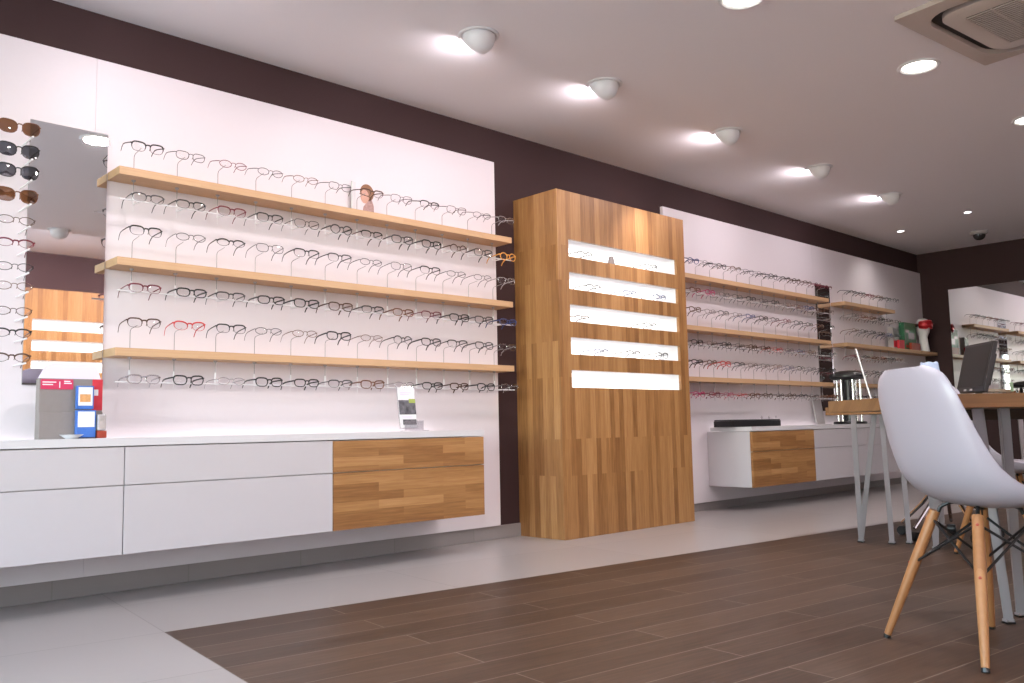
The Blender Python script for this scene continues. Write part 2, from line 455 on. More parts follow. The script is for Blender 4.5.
# display pegs -------------------------------------------------------
def peg_parts(up, low):
    a = MB().tube([(.08, 0, 0), (.08, 0, up-.030), (.084, 0, up-.020), (.095, 0, up-.014), (.164, 0, up-.006)], [.0018, .0018, .0017, .0015, .0014], 6)
    c = MB().lathe([(.0095, -.0365), (.0095, -.0420), (.004, -.046)], 12, Matrix.Translation((.08, 0, 0)))
    d = MB().tube([(.08, 0, -.046), (.08, 0, -low+.055)], .0018, 6)
    e = MB().tube([(.08, 0, -low+.0552), (.08, 0, -low), (.10, 0, -low-.004), (.160, 0, -low-.004)], [.0042, .0042, .0035, .0035], 6)
    e.tube([(.08, 0, -low+.001), (.08, 0, -low-.034)], .0012, 6)
    return a, c, d, e
PEGP = {}
def peg(y, z, up, low, label, group, detailed):
    k = (up, low, detailed)
    if k in PEGP: p = copy_tree(PEGP[k])
    else:
        a, c, d, e = peg_parts(up, low)
        if detailed:
            p = thing('eyeglass_peg', 'x', 'display peg')
            link_mesh('upper_rod', a, M['pegm'], p, ('pa', up, low)); link_mesh('collar', c, M['steel'], p, ('pc', up, low))
            link_mesh('hanging_rod', d, M['pegm'], p, ('pd', up, low)); link_mesh('sleeve', e, M['sleeve'], p, ('pe', up, low))
        else:
            mb = MB()
            for q in (c, d, e): mb.add(q.v, q.f)
            p = link_mesh('eyeglass_peg', a, M['pegm'], None, ('pa', up, low))
            link_mesh('hanging_rod', mb, M['pegm'], p, ('pz', up, low))
        PEGP[k] = p
    p.location = (0, y, z+.0005); tag(p, label, 'display peg', group)
    return p
def rail(y0, y1, z, label):
    mb = MB().tube([(.168, 0, 0), (.168, y1-y0, 0)], .0036, 8)
    return tag(mb.build('display_rail', M['railmat'], smooth=True, loc=(0, y0, z)), label, 'rail', 'clear display rails')

COMMON = [('black', 30), ('gunmetal', 18), ('brown', 10), ('bronze', 8), ('burgundy', 7), ('tortoise', 6), ('blue', 4), ('red', 4), ('silver', 4), ('pink', 2), ('clear', 2)]
def rnd_colour(rg):
    return rg.choices([c for c, _ in COMMON], [w for _, w in COMMON])[0]
SHAPES = ['rect', 'soft', 'oval', 'cat', 'round']
# colours/styles seen in the photograph, first wall section: (shape, style, colour)
S1 = {
 (0, 'u'): [('soft', 'half', 'black'), ('rect', 'thin', 'black'), ('oval', 'thin', 'burgundy'), ('oval', 'thin', 'gunmetal'), ('oval', 'thin', 'bronze'), ('rect', 'thin', 'black'), ('rect', 'half', 'brown'), ('soft', 'thin', 'gunmetal'), ('rect', 'half', 'black'), ('soft', 'thin', 'black'), ('oval', 'thin', 'gunmetal'), ('rect', 'half', 'silver')],
 (0, 'l'): [('rect', 'half', 'gunmetal'), ('rect', 'half', 'black'), ('soft', 'half', 'burgundy'), ('soft', 'half', 'black'), ('soft', 'thin', 'black'), ('round', 'full', 'gunmetal'), ('rect', 'half', 'black'), ('soft', 'full', 'gunmetal'), ('soft', 'full', 'black'), ('round', 'half', 'brown'), ('soft', 'full', 'gunmetal'), ('round', 'full', 'amber')],
 (1, 'u'): [('soft', 'half', 'black'), ('oval', 'thin', 'gunmetal'), ('oval', 'half', 'black'), ('soft', 'thin', 'black'), ('soft', 'half', 'black'), ('soft', 'half', 'gunmetal'), ('oval', 'thin', 'black'), ('soft', 'thin', 'gunmetal'), ('soft', 'half', 'black'), ('oval', 'thin', 'black'), ('oval', 'thin', 'gunmetal'), ('rect', 'half', 'silver')],
 (1, 'l'): [('rect', 'half', 'burgundy'), ('rect', 'full', 'black'), ('rect', 'half', 'gunmetal'), ('rect', 'full', 'black'), ('soft', 'full', 'black'), ('soft', 'full', 'brown'), ('rect', 'half', 'black'), ('rect', 'full', 'tortoise'), ('soft', 'half', 'burgundy'), ('soft', 'full', 'black'), ('soft', 'full', 'gunmetal'), ('rect', 'full', 'blue')],
 (2, 'u'): [('soft', 'half', 'brown'), ('cat', 'half', 'red'), ('soft', 'half', 'black'), ('oval', 'thin', 'gunmetal'), ('oval', 'thin', 'bronze'), ('soft', 'full', 'black'), ('oval', 'thin', 'bronze'), ('round', 'half', 'gunmetal'), ('soft', 'full', 'black'), ('soft', 'half', 'black'), ('soft', 'full', 'gunmetal'), ('rect', 'full', 'clear')],
 (2, 'l'): [('rect', 'full', 'clear'), ('soft', 'full', 'black'), ('oval', 'thin', 'silver'), ('soft', 'full', 'black'), ('rect', 'full', 'black'), ('rect', 'half', 'gunmetal'), ('soft', 'full', 'tortoise'), ('oval', 'thin', 'silver'), ('rect', 'full', 'black'), ('rect', 'full', 'brown'), ('soft', 'full', 'black'), ('soft', 'full', 'clear')]}
CNAME = dict(gunmetal='dark metal', bronze='bronze', silver='silver')
def section(ya, n, zs, detailed, where_peg, table=None, seed=1, first=.09, pitches=None, railto=None, counts=None):
    rg = random.Random(seed)
    for i, z in enumerate(zs):
        up = .100 if i == 0 else .107
        low = .150
        m = counts[i] if counts else n
        for k in range(m):
            y = ya+first+.2035*k
            peg(y, z, up, low, f'thin metal display peg, {ORD[k]} {where_peg} through the {ROWN[i]} shelf', 'display pegs', detailed)
            for row in 'ul':
                if table: sh, st, co = table[(i, row)][k]
                else:
                    sh = rg.choice(SHAPES); st = rg.choice(['full', 'half', 'thin', 'full']) if row == 'l' else rg.choice(['half', 'thin', 'full']); co = rnd_colour(rg)
                    if where_peg.startswith('beyond') and i == 2 and row == 'l' and k < 3: co = ('pink', 'burgundy', 'pink')[k]
                g = make_glasses(sh, st, co, detailed)
                jy = rg.uniform(-.006, .006)
                yaw = rg.uniform(-.06, .06)
                if row == 'u':
                    pt = (pitches or (.22, -.06, -.10))[i]+rg.uniform(-.03, .03)
                    loc = (.190, y+.024+jy, z+up+(-.006, .014, .004)[i]); verb = 'standing above'
                else:
                    pt = rg.uniform(-.06, .0)
                    loc = (.200, y+.024+jy, z-low+.008); verb = 'hanging below'
                put_glasses(g, loc, pt, yaw, f'{CNAME.get(co, co)} {KTXT[sh]} {STX[st]}glasses, {ORD[k]} {where_peg}, {verb} {ROWN[i]} shelf', 'eyeglasses', 'eyeglasses on display')
        if m:
            rail(ya-.003, (railto[i] if railto else ya+first+.2035*n-.115), z-low-.004, f'clear acrylic rail under the {ROWN[i]} shelf, {where_peg.split(" ", 1)[1] if where_peg.startswith("peg") else where_peg}')
section(Y1a, 12, ZS1, True, 'peg from the tall mirror', S1, 3)
section(Y2a, 12, ZS2, False, 'beyond the oak tower', None, 11)
section(Y3a, 6, ZS3, False, 'in the far corner', None, 23, first=.10, railto=(9.62, 9.80, 9.62), counts=(6, 6, 6))

# sunglasses column on rods beside the tall mirror --------------------
SUNZ = [2.003, 1.905, 1.815, 1.713, 1.618, 1.522, 1.422, 1.342, 1.238, 1.148, 1.046]
XS = .16
prev = None
for k, z in enumerate(SUNZ):
    yc = .967
    rd = MB().tube([(.0012, 0, 0), (.172, 0, 0)], .004, 8)
    p = link_mesh('eyeglass_mount', rd, M['sleeve'], None, 'eyeglass_mount')
    p.location = (0, yc+.052, z-.042)
    tag(p, f'short white rod holding the {ORD[k]} glasses down beside the tall mirror', 'display rod', 'short white display rods')
    if k < 4:
        co, ln = (('tortoise', 'lens_brown'), ('black', 'lens_grey'), ('black', 'lens_grey'), ('tortoise', 'lens_brown'))[k]
        g = make_glasses('sun', 'sun', co, True, ln, name='sunglasses')
        put_glasses(g, (XS, yc+.004, z-.010), .05, .0, f'{ORD[k]} {"brown" if k in (0, 3) else "grey"} lens sunglasses from the top of column beside tall mirror', 'sunglasses', 'sunglasses beside the mirror')
    else:
        sh, st, co = [('oval', 'thin', 'brown'), ('oval', 'half', 'burgundy'), ('oval', 'thin', 'black'), ('oval', 'thin', 'bronze'), ('oval', 'thin', 'brown'), ('oval', 'half', 'black'), ('oval', 'half', 'brown')][k-4]
        g = make_glasses(sh, st, co, True)
        put_glasses(g, (XS, yc+.004, z-.020), -.06, .0, f'{CNAME.get(co, co)} wire glasses, {ORD[k-4]} below the sunglasses beside tall mirror', 'eyeglasses', 'wire glasses beside the mirror')

# ------------------------------------------------------------------ oak tower
def tower(loc, face, label):
    """L along y, D deep; front looks towards +x of the thing"""
    L, D, H = 1.374, .400, 2.221
    t = thing('display_tower', label, 'display tower', loc, 0 if face > 0 else PI)
    ys = (.103, 1.276)
    zs = [(1.792, 1.906), (1.580, 1.691), (1.369, 1.480), (1.158, 1.268), (.946, 1.057)]
    mb = MB()
    # front board with five slots (flat faces between them) and reveals
    yy = [0, ys[0], ys[1], L]; zz = sorted([0, H]+[q for p in zs for q in p])
    idx = {}
    def V(x, y, z):
        k = (x, y, z)
        if k not in idx: idx[k] = len(mb.v); mb.v.append(k)
        return idx[k]
    def Q(*p): mb.f.append(tuple(V(*q) for q in p)); mb.mi.append(0)
    for i in range(3):
        for j in range(len(zz)-1):
            if i == 1 and j % 2 == 1: continue
            Q((D, yy[i], zz[j]), (D, yy[i+1], zz[j]), (D, yy[i+1], zz[j+1]), (D, yy[i], zz[j+1]))
    dd = D-.022
    for z0, z1 in zs:
        Q((D, ys[0], z0), (D, ys[1], z0), (dd, ys[1], z0), (dd, ys[0], z0)); Q((D, ys[0], z1), (D, ys[1], z1), (dd, ys[1], z1), (dd, ys[0], z1))
        Q((D, ys[0], z0), (D, ys[0], z1), (dd, ys[0], z1), (dd, ys[0], z0)); Q((D, ys[1], z0), (D, ys[1], z1), (dd, ys[1], z1), (dd, ys[1], z0))
    for y in (0, L):
        for j in range(len(zz)-1): Q((0, y, zz[j]), (D, y, zz[j]), (D, y, zz[j+1]), (0, y, zz[j+1]))
    for i in range(3):
        Q((0, yy[i], H), (D, yy[i], H), (D, yy[i+1], H), (0, yy[i+1], H)); Q((0, yy[i], 0), (D, yy[i], 0), (D, yy[i+1], 0), (0, yy[i+1], 0))
    Q((0, 0, 0), (0, L, 0), (0, L, H), (0, 0, H))
    mb.build('body', M['oak_v'], t)
    for z0, z1 in zs:
        nb = MB()
        x0 = dd-.185
        nb.add([(dd, ys[0], z0), (dd, ys[1], z0), (dd, ys[1], z1), (dd, ys[0], z1), (x0, ys[0], z0), (x0, ys[1], z0), (x0, ys[1], z1), (x0, ys[0], z1)],
               [(0, 1, 5, 4), (3, 2, 6, 7), (0, 3, 7, 4), (1, 2, 6, 5)])
        n = nb.build('niche', M['paper'], t)
        MB().box((x0+.002, ys[0]+.002, z0+.002), (x0+.008, ys[1]-.002, z1-.002)).build('light_panel', M['glow'], n)
    return t
M['glow'] = emit('lit_opal_panel', (1, .97, .93), 1.2)
tower((-.026, 4.004, .001), 1, 'tall oak display tower with five lit slots between the white wall panels')
tower((XR-.012, 2.46+1.374, .001), -1, 'second oak tower with lit slots, seen in the tall mirror')
# glasses in the tower niches: (niche, y, style, colour, upside)
ZN = [1.792, 1.580, 1.369, 1.158]
for nn, k, y, sh, st, co in ((0, 0, 4.28, 'rect', 'half', 'black'), (0, 2, 4.99, 'oval', 'half', 'black'), (1, 0, 4.36, 'rect', 'half', 'black'), (1, 1, 4.74, 'oval', 'half', 'blue'), (1, 2, 5.08, 'oval', 'half', 'blue'),
                             (2, 0, 4.24, 'oval', 'half', 'brown'), (2, 1, 4.96, 'oval', 'half', 'black'), (3, 0, 4.42, 'oval', 'half', 'blue'), (3, 1, 4.76, 'rect', 'half', 'black'), (3, 2, 5.08, 'rect', 'half', 'black')):
    g = make_glasses(sh, st, co, True)
    fr_h = dict(rect=.0165, oval=.0150)[sh]
    put_glasses(g, (.362, y, ZN[nn]+fr_h+.0165), .0, .0, f'{CNAME.get(co, co)} {KTXT[sh]} glasses, {("nearest the mirror", "in the middle", "nearest the far corner")[k]}, in {("top", "second", "third", "fourth")[nn]} slot of oak tower', 'eyeglasses', 'eyeglasses in the oak tower')
    s = MB().box((.325, y-.03, ZN[nn]+.0006), (.352, y+.03, ZN[nn]+.010), .002)
    tag(s.build('eyeglass_riser', M['acrylic']), f'small clear riser under {("first", "second", "third")[k]} glasses in {("top", "second", "third", "fourth")[nn]} slot of oak tower', 'display riser', 'clear risers in the oak tower')
mb = MB().prism([(-.03, 0), (.03, 0), (.012, .055), (-.012, .055)], .02, Matrix.Translation((.34, 4.56, 1.7926)) @ Matrix.Rotation(PI/2, 4, 'Z') @ Matrix.Rotation(PI/2, 4, 'X'))
tag(mb.build('eyeglass_case', M['grey']), 'small dark grey wedge shaped eyeglass case in top slot of oak tower', 'eyeglass case')

# ------------------------------------------------------------------ wall hung counters
def unit(y0, y1, z0, zs, z1, front, label, depth=.416, group='wall-hung cabinet units'):
    t = thing('wall_mounted_cabinet', label, 'cabinet', (0, y0, z0), group=group)
    w = y1-y0; h = z1-z0; s = zs-z0
    MB().box((.0015, .001, 0), (depth-.02, w-.001, h), .001).build('body', M['white'], t)
    for a, b2 in ((0.0, s-.002), (s+.002, h-.003)):
        MB().box((depth-.0195, .002, a), (depth, w-.002, b2), .0012).build('drawer_front', front, t)
    return t
def worktop(y0, y1, zb, zt, label, depth=.418):
    t = thing('worktop', label, 'worktop', (0, y0, zb+.0006))
    MB().box((.032, 0, 0), (depth, y1-y0, zt-zb), .0015).build('slab', M['slab'], t)
    MB().box((.004, .05, .004), (.028, y1-y0-.05, .010)).build('light_strip', M['led'], t)
    return t
M['led'] = emit('counter_light_strip', (1, .95, .95), 1.6)
J = [-.648, .346, 1.337, 2.326, 3.312]
unit(J[0], J[1], .2185, .497, .655, M['white'], 'white wall-hung drawer cabinet at shop front end of counter')
unit(J[1], J[2], .2185, .497, .655, M['white'], 'white wall-hung drawer cabinet below sunglasses and tall mirror')
unit(J[2], J[3], .2185, .497, .655, M['white'], 'white wall-hung drawer cabinet between the other white one and oak drawers')
unit(J[3], J[4], .2185, .497, .655, M['oak_h'], 'wall-hung cabinet with two oak drawer fronts beside oak tower')
worktop(J[0], J[4], .657, .690, 'long pale grey worktop on the near wall-hung cabinets')
K = [6.128, 7.128, 8.128, 9.128]
unit(K[0], K[1], .193, .472, .632, M['oak_h'], 'wall-hung cabinet with oak drawer fronts under the black tray')
unit(K[1], K[2], .193, .472, .632, M['white'], 'white wall-hung drawer cabinet behind the far table legs')
unit(K[2], K[3], .193, .472, .632, M['white'], 'white wall-hung drawer cabinet nearest the far corner')
worktop(K[0], K[3], .634, .668, 'pale worktop on the far wall-hung cabinets beyond tower')

# ------------------------------------------------------------------ things on the near counter
ZW = .6912
# grey shop display with raspberry header
t = thing('counter_display', 'grey card counter display with raspberry header and hanging packs', 'counter display', (.17, 1.062, ZW))
MB().box((0, 0, 0), (.05, .247, .250), .002).build('back_card', M['grey'], t)
MB().box((.0505, 0, 0), (.06, .246, .11), .002).build('lower_pocket', M['greyl'] if False else M['grey'], t)
hd = MB().box((.0505, .004, .205), (.0525, .128, .246)).build('header_label', M['pink'], t)
MB().box((.0505, .205, .118), (.0525, .246, .249)).build('red_strip', M['red'], t)
lf = MB().prism([(0, 0), (.247, 0), (.235, .055), (.215, .066), (.06, .066), (.03, .055)], .004, Matrix.Translation((.02, 0, .2505)) @ Matrix.Rotation(-.25, 4, 'Y') @ Matrix(((0, 0, 1, 0), (1, 0, 0, 0), (0, 1, 0, 0), (0, 0, 0, 1))))
lf.build('header_flap', M['lilac'], t)
def text(s, size, loc, rot, mat, parent=None, ext=.0006):
    c = bpy.data.curves.new('lettering', 'FONT'); c.body = s; c.size = size; c.extrude = ext; c.align_x = 'LEFT'
    c.materials.append(mat)
    q = bpy.data.objects.new('lettering_curve', c); COL.objects.link(q)
    dg = bpy.context.evaluated_depsgraph_get(); dg.update()
    me = bpy.data.meshes.new_from_object(q.evaluated_get(dg))
    COL.objects.unlink(q); bpy.data.objects.remove(q)
    o = bpy.data.objects.new('lettering', me); COL.objects.link(o)
    o.location = loc; o.rotation_euler = rot
    if parent: o.parent = parent
    return o
text('1', .038, (.0530, .066, .211), (PI/2, 0, PI/2), M['paper'], hd)
for (y, w, z) in ((.010, .052, .232), (.010, .040, .222), (.092, .030, .228), (.092, .024, .236)):
    MB().box((.0526, y, z), (.0532, y+w, z+.0045)).build('print_line', M['paper'], hd)
def pack(loc, w, h, front, lower, label, split=.5):
    p = thing('hanging_pack', label, 'pack', loc, group='packs hanging on counter display')
    MB().box((0, 0, 0), (.022, w, h), .004).build('pouch', lower, p)
    MB().box((.0222, .006, h*split), (.0232, w-.006, h-.006)).build('pouch_label', front, p)
    return p
pack((.2315, 1.196, ZW+.122), .068, .098, M['paper'], M['blue'], 'upper blue and white pack hanging on grey counter display', .15)
o = MB().box((.0234, .012, .030), (.0242, .054, .062)).build('printed_picture', M['orange'], bpy.data.objects['hanging_pack'])
pack((.2325, 1.196, ZW+.004), .078, .114, M['paper'], M['blue'], 'lower blue and white pack on grey counter display', .38)
t = thing('snack_pack', 'silver and terracotta pack at the edge of counter display', 'pack', (.2325, 1.278, ZW))
MB().box((0, 0, .032), (.03, .036, .10), .008).build('wrapper', M['silverpack'], t); MB().box((0, 0, 0), (.032, .038, .0315), .006).build('base_label', M['terracotta'], t)
tg = MB().box((.2235, 1.272, ZW+.180), (.2250, 1.290, ZW+.206), .001)
tag(tg.build('price_tag', M['paper']), 'small white tag hanging on red strip of counter display', 'tag')
d = MB().lathe([(.022, 0), (.024, .002), (.044, .016), (.046, .017), (.043, .0165), (.022, .004), (.0, .004)], 24, Matrix.Translation((.30, 1.165, ZW)) @ Matrix.Scale(1.0, 4))
tag(d.build('small_dish', M['whitep'], smooth=True), 'small white shallow dish on worktop before grey display', 'dish')
# leaflet holder
t = thing('leaflet_holder', 'clear leaflet holder with street photo leaflet on the worktop', 'leaflet holder', (.27, 2.835, ZW+.001)); t.scale = (1, .94, 1.14)
T = Matrix.Rotation(-.16, 4, 'Y')
MB().box((0, 0, .012), (.004, .128, .215), .001, T).build('back_plate', M['acrylic'], t)
MB().box((.0, .0, 0), (.085, .142, .004), .001).build('foot', M['acrylic'], t)
MB().box((.040, .002, .0045), (.043, .138, .05), .001, Matrix.Translation((.0, 0, 0)) @ Matrix.Rotation(.0, 4, 'Y')).build('front_lip', M['acrylic'], t)
lf = MB().box((.0045, .004, .016), (.0065, .124, .212), 0, T).build('leaflet', M['paper'], t)
MB().box((.0066, .004, .080), (.0072, .124, .150), 0, T).build('street_photo', M['photo'], lf)
MB().box((.0073, .078, .136), (.0077, .124, .156), 0, T).build('lime_corner', M['lime'], lf)
MB().box((.0066, .024, .030), (.0072, .120, .056), 0, T).build('lower_photo', M['photo'], lf)
for z, w in ((.184, .080), (.175, .066), (.066, .070)):
    MB().box((.0066, .02, z), (.0071, .02+w, z+.004), 0, T).build('print_line', M['lilac'], lf)
# portrait card on top shelf
t = thing('portrait_card', 'framed portrait card of a woman wearing glasses on the top shelf', 'portrait card', (.022, 2.690, ZS1[0]+.0008))
MB().box((0, 0, 0), (.014, .150, .195), .001).build('block', M['paper'], t)
pc = MB().box((.0145, .002, .001), (.0155, .148, .194)).build('print', M['panel'], t)
def ell(cy, cz, ry, rz2, n=22): return [(cy+ry*math.cos(2*PI*k/n), cz+rz2*math.sin(2*PI*k/n)) for k in range(n)]
YZ = lambda x: Matrix(((0, 0, 1, x), (1, 0, 0, 0), (0, 1, 0, 0), (0, 0, 0, 1)))
MB().prism(ell(.096, .140, .047, .050), .0006, YZ(.0157)).build('printed_hair', M['hair'], pc)
MB().prism(ell(.080, .116, .029, .040), .0006, YZ(.0164)).build('printed_face', M['skin'], pc)
MB().prism([(.062, .006), (.146, .006), (.142, .07), (.128, .105), (.100, .095), (.072, .055)], .0006, YZ(.0157)).build('printed_scarf', M['scarf'], pc)
MB().tube([(.0173, .046, .128), (.0173, .080, .124), (.0173, .118, .117)], .0022, 6).build('printed_glasses', FR['brown'], pc)
MB().box((.0157, .006, .004), (.0162, .020, .19)).build('printed_stripe', M['slab'], pc)

# ------------------------------------------------------------------ things on the far counter
ZW2 = .6698
t = thing('display_tray', 'flat black display box on the far worktop beyond tower', 'display box', (.10, 5.93+.22, ZW2))
t.location.y = 6.06; t.location.x = .115
MB().box((0, 0, 0), (.165, .76, .048), .003).build('box_body', M['black'], t)
MB().box((.004, .004, .0485), (.161, .756, .058), .003).build('box_lid', plain('charcoal_lid', (.02, .02, .022), .5), t)
for k, y in enumerate((6.88, 7.00, 7.12)):
    mb = MB().lathe([(.022, 0), (.022, .004), (.004, .007), (.0035, .065), (.010, .075), (.002, .09)], 12)
    p = mb.build('nose_stand', M['acrylic'], smooth=True, loc=(.065, y, ZW2)); tag(p, f'{ORD[k]} small clear nose stand beside the black display box', 'display stand', 'clear nose stands by display box')
# carousel
t = thing('eyeglass_carousel', 'black-topped eyeglass carousel with chrome poles on the far worktop', 'eyeglass carousel', (.225, 8.22, ZW2))
MB().lathe([(.150, 0), (.155, .008), (.150, .022), (.06, .030)], 32).build('base', M['black'], t, smooth=True)
MB().lathe([(.055, .0305), (.055, .425)], 24).build('column', M['black'], t, smooth=True)
for k in range(6):
    a = k*PI/3+.3
    MB().tube([(.105*math.cos(a), .105*math.sin(a), .027), (.105*math.cos(a), .105*math.sin(a), .425)], .011, 10).build('pole', M['chrome'], t, smooth=True)
MB().lathe([(.06, .4255), (.150, .430), (.172, .450), (.172, .468), (.145, .492), (.08, .512), (0, .518)], 32).build('top', M['black'], t, smooth=True)
t = thing('leaflet_stand', 'small light grey leaflet stand beside the black-topped carousel', 'leaflet stand', (.06, 7.86, ZW2))
MB().box((0, 0, 0), (.012, .16, .24), .001, Matrix.Rotation(-.15, 4, 'Y')).build('back_plate', M['greyl'], t)
MB().box((-.002, 0, 0), (.08, .16, .004), .001).build('base', M['greyl'], t)

# head with goggles, boxes on far shelf
zz = ZS3[1]+.0008
t = thing('mannequin_head', 'white foam mannequin head wearing red ski goggles on far shelf', 'mannequin head', (.108, 10.42, zz))
prof = [(.068, 0), (.068, .006), (.062, .05), (.054, .11), (.048, .165), (.056, .195), (.072, .225), (.083, .270), (.086, .310), (.078, .350), (.055, .380), (.025, .392), (0, .394)]
hb = MB(); n = 28
vs, fs = [], []
for (r, z) in prof:
    for k in range(n):
        a = 2*PI*k/n
        x, y = r*math.cos(a), r*math.sin(a)*.88
        if z > .19:
            x += .004
            w = math.exp(-((a if a < PI else a-2*PI)/.22)**2)
            x += w*.012*math.exp(-((z-.262)/.022)**2) + w*.006*math.exp(-((z-.222)/.010)**2)      # nose, lips
            x -= .005*math.exp(-((abs(a if a < PI else a-2*PI)-.42)/.2)**2)*math.exp(-((z-.290)/.014)**2)  # eye sockets
        vs.append((x, y, z))
for i in range(len(prof)-1):
    for k in range(n): fs.append((i*n+k, i*n+(k+1) % n, (i+1)*n+(k+1) % n, (i+1)*n+k))
fs.append(tuple(range(n))[::-1]); hb.add(vs, fs)
h = hb.build('head_and_neck', M['foam'], t, smooth=80)
t.rotation_euler = (0, 0, -.55); t.scale = (1, 1, .98)
g = thing('ski_goggles', 'red ski goggles with black strap worn by the white head', 'goggles', (.108, 10.42, zz+.312*.98), -.55)
vs, fs = [], []; N = 13
for j, (zo, bul) in enumerate(((-.050, .0), (-.040, .012), (0, .018), (.036, .012), (.046, 0))):
    for k in range(N):
        a = -1.15+2.3*k/(N-1)
        dip = .020*math.exp(-(a/.18)**2) if zo < 0 else 0
        R = .099+bul
        vs.append((R*math.cos(a)+.008, R*math.sin(a)*.9, zo*(1-.25*(abs(a)/1.15)**2)+dip))
for j in range(4):
    for k in range(N-1): fs.append((j*N+k, j*N+k+1, (j+1)*N+k+1, (j+1)*N+k))
MB().add(vs, fs).build('goggle_lens', plain('red_mirror_lens', (.45, .015, .02), .12, .3), g, smooth=80)
rim = [vs[k] for k in range(N)]+[vs[4*N+k] for k in range(N-1, -1, -1)]
MB().tube(rim, .006, 6, closed=True).build('goggle_frame', plain('white_goggle_rim', (.6, .05, .06), .4), g, smooth=True)
st = []
for k in range(17):
    a = 1.2+(2*PI-2.4)*k/16; st.append((.0985*math.cos(a)+.004, .0985*.91*math.sin(a), 0))
MB().tube(st, .018, 8, flat=(.25, 1)).build('strap', M['black'], g, smooth=True)
def carton(loc, size, mat, label, panels=(), rz=0):
    t = thing('carton', label, 'box', loc, rz, group='boxes beside the goggled head')
    MB().box((0, 0, 0), size, .002).build('box_body', mat, t)
    for (y0, y1, z0, z1, m2) in panels:
        MB().box((size[0]+.0004, y0, z0), (size[0]+.001, y1, z1)).build('printed_panel', M[m2], t)
    return t
carton((.03, 9.95, zz), (.06, .32, .315), M['green'], 'large green printed box behind the white head', ((.10, .26, .13, .20, 'silverpack'), (.03, .12, .20, .235, 'silverpack'), (.02, .20, .03, .06, 'terracotta')))
carton((.100, 10.03, zz), (.03, .24, .085), M['terracotta'], 'low terracotta box standing before the large green box')
carton((.03, 9.64, zz), (.06, .12, .24), M['greyl'], 'grey and black box left of the large green box'.replace(' left of', ' beside'), ((.01, .11, .11, .23, 'black'), (.01, .11, .02, .09, 'red')))
carton((.102, 9.70, zz), (.03, .13, .10), M['red'], 'small red box before the grey and black box')

# ------------------------------------------------------------------ ceiling lamps
M['bulb'] = emit('lamp_face', (1, .93, .95), 14.0)
M['bulb_warm'] = emit('downlight_face', (1, .97, .86), 6.0)
def light(kind, name, loc, energy, col, direction=None, size=.1, angle=None, blend=.5):
    l = bpy.data.lights.new(name, kind); l.energy = energy; l.color = col
    if kind == 'AREA': l.shape = 'DISK'; l.size = size
    else: l.shadow_soft_size = size
    if angle: l.spot_size = angle; l.spot_blend = blend
    o = bpy.data.objects.new(name, l); COL.objects.link(o); o.location = loc
    if direction is not None:
        o.rotation_euler = Vector(direction).to_track_quat('-Z', 'Y').to_euler()
    return o
def spot_lamp(x, y, sgn, label, power, core=.3, side=0.0):
    """recessed eyeball spot; sgn=-1 looks at the display wall"""
    t = thing('ceiling_spot', label, 'spotlight', (x, y, ZC-.0006), 0, 'wall-washing ceiling spots')
    MB().lathe([(.088, 0), (.105, 0), (.105, -.004), (.100, -.008), (.088, -.008), (.088, 0)], 32, caps=False).build('trim_ring', M['whitep'], t, smooth=30)
    ax = Vector((sgn*.80, 0, -.60)).normalized()
    Rm = Vector((0, 0, 1)).rotation_difference(ax).to_matrix().to_4x4()
    R = .084
    pr = [(0, -R)]
    for k in range(1, 15):
        a = PI*k/14*.70
        pr.append((R*math.sin(a), -R*math.cos(a)))
    r1, z1 = pr[-1]
    pr += [(r1-.006, z1), (r1-.014, z1-.03), (0, z1-.034)]
    # ball sits half sunk in the ceiling opening
    vs0 = MB().lathe(pr, 28, Matrix.Translation((0, 0, -.012)) @ Rm, caps=False)
    # only the part hanging below the ceiling
    bm = bmesh.new()
    for v in vs0.v: bm.verts.new(v)
    bm.verts.ensure_lookup_table()
    for f in vs0.f:
        try: bm.faces.new([bm.verts[i] for i in f])
        except ValueError: pass
    bmesh.ops.bisect_plane(bm, geom=bm.verts[:]+bm.edges[:]+bm.faces[:], plane_co=(0, 0, -.0015), plane_no=(0, 0, 1), clear_outer=True)
    bm.verts.index_update()
    mb = MB().add([v.co.copy() for v in bm.verts], [[v.index for v in f.verts] for f in bm.faces]); bm.free()
    ball = mb.build('lamp_housing', M['whitep'], t, smooth=50)
    c = Vector((0, 0, -.012))+ax*(z1-.026)
    fb = MB().lathe([(0, 0), (r1-.016, 0)], 20, Matrix.Translation(c) @ Rm, caps=False)
    fb.v = [v if v[2] < -.002 else (v[0], v[1], -.002) for v in fb.v]
    fb.build('lamp_face', M['bulb'], t)
    P = Vector((x, y, ZC))+c+ax*.045
    if P.z > ZC-.035: P.z = ZC-.035
    light('AREA', 'spot_glow', P, power*.24, (1, .88, .95), (sgn*.90, 0, -.43), .07)
    light('SPOT', 'spot_beam', P, power*.95, (1, .89, .93), (sgn*.70, 0, -.72), .045, math.radians(115), 1.0)
    light('SPOT', 'spot_core', P, power*core, (1, .90, .90), (sgn*(.68 if not side else .50), side, -.73 if not side else -.64), .03, math.radians(44 if not side else 36), 1.0)
SPW = 7.2
NM = ['first', 'second', 'third', 'fourth', 'fifth', 'sixth', 'seventh']
for k, y in enumerate((1.54, 2.83, 3.80, 5.085, 6.37, 7.66)):
    spot_lamp(.972, y, -1, f'white tilted ceiling spot, {NM[k]} along the display wall from the mirror', SPW*(1.0 if k != 3 else 1.25) * (.95, .95, 1.0, 1.1, 1.25, 1.1)[k], 6.0 if k == 3 else .3, -.28 if k == 3 else 0)
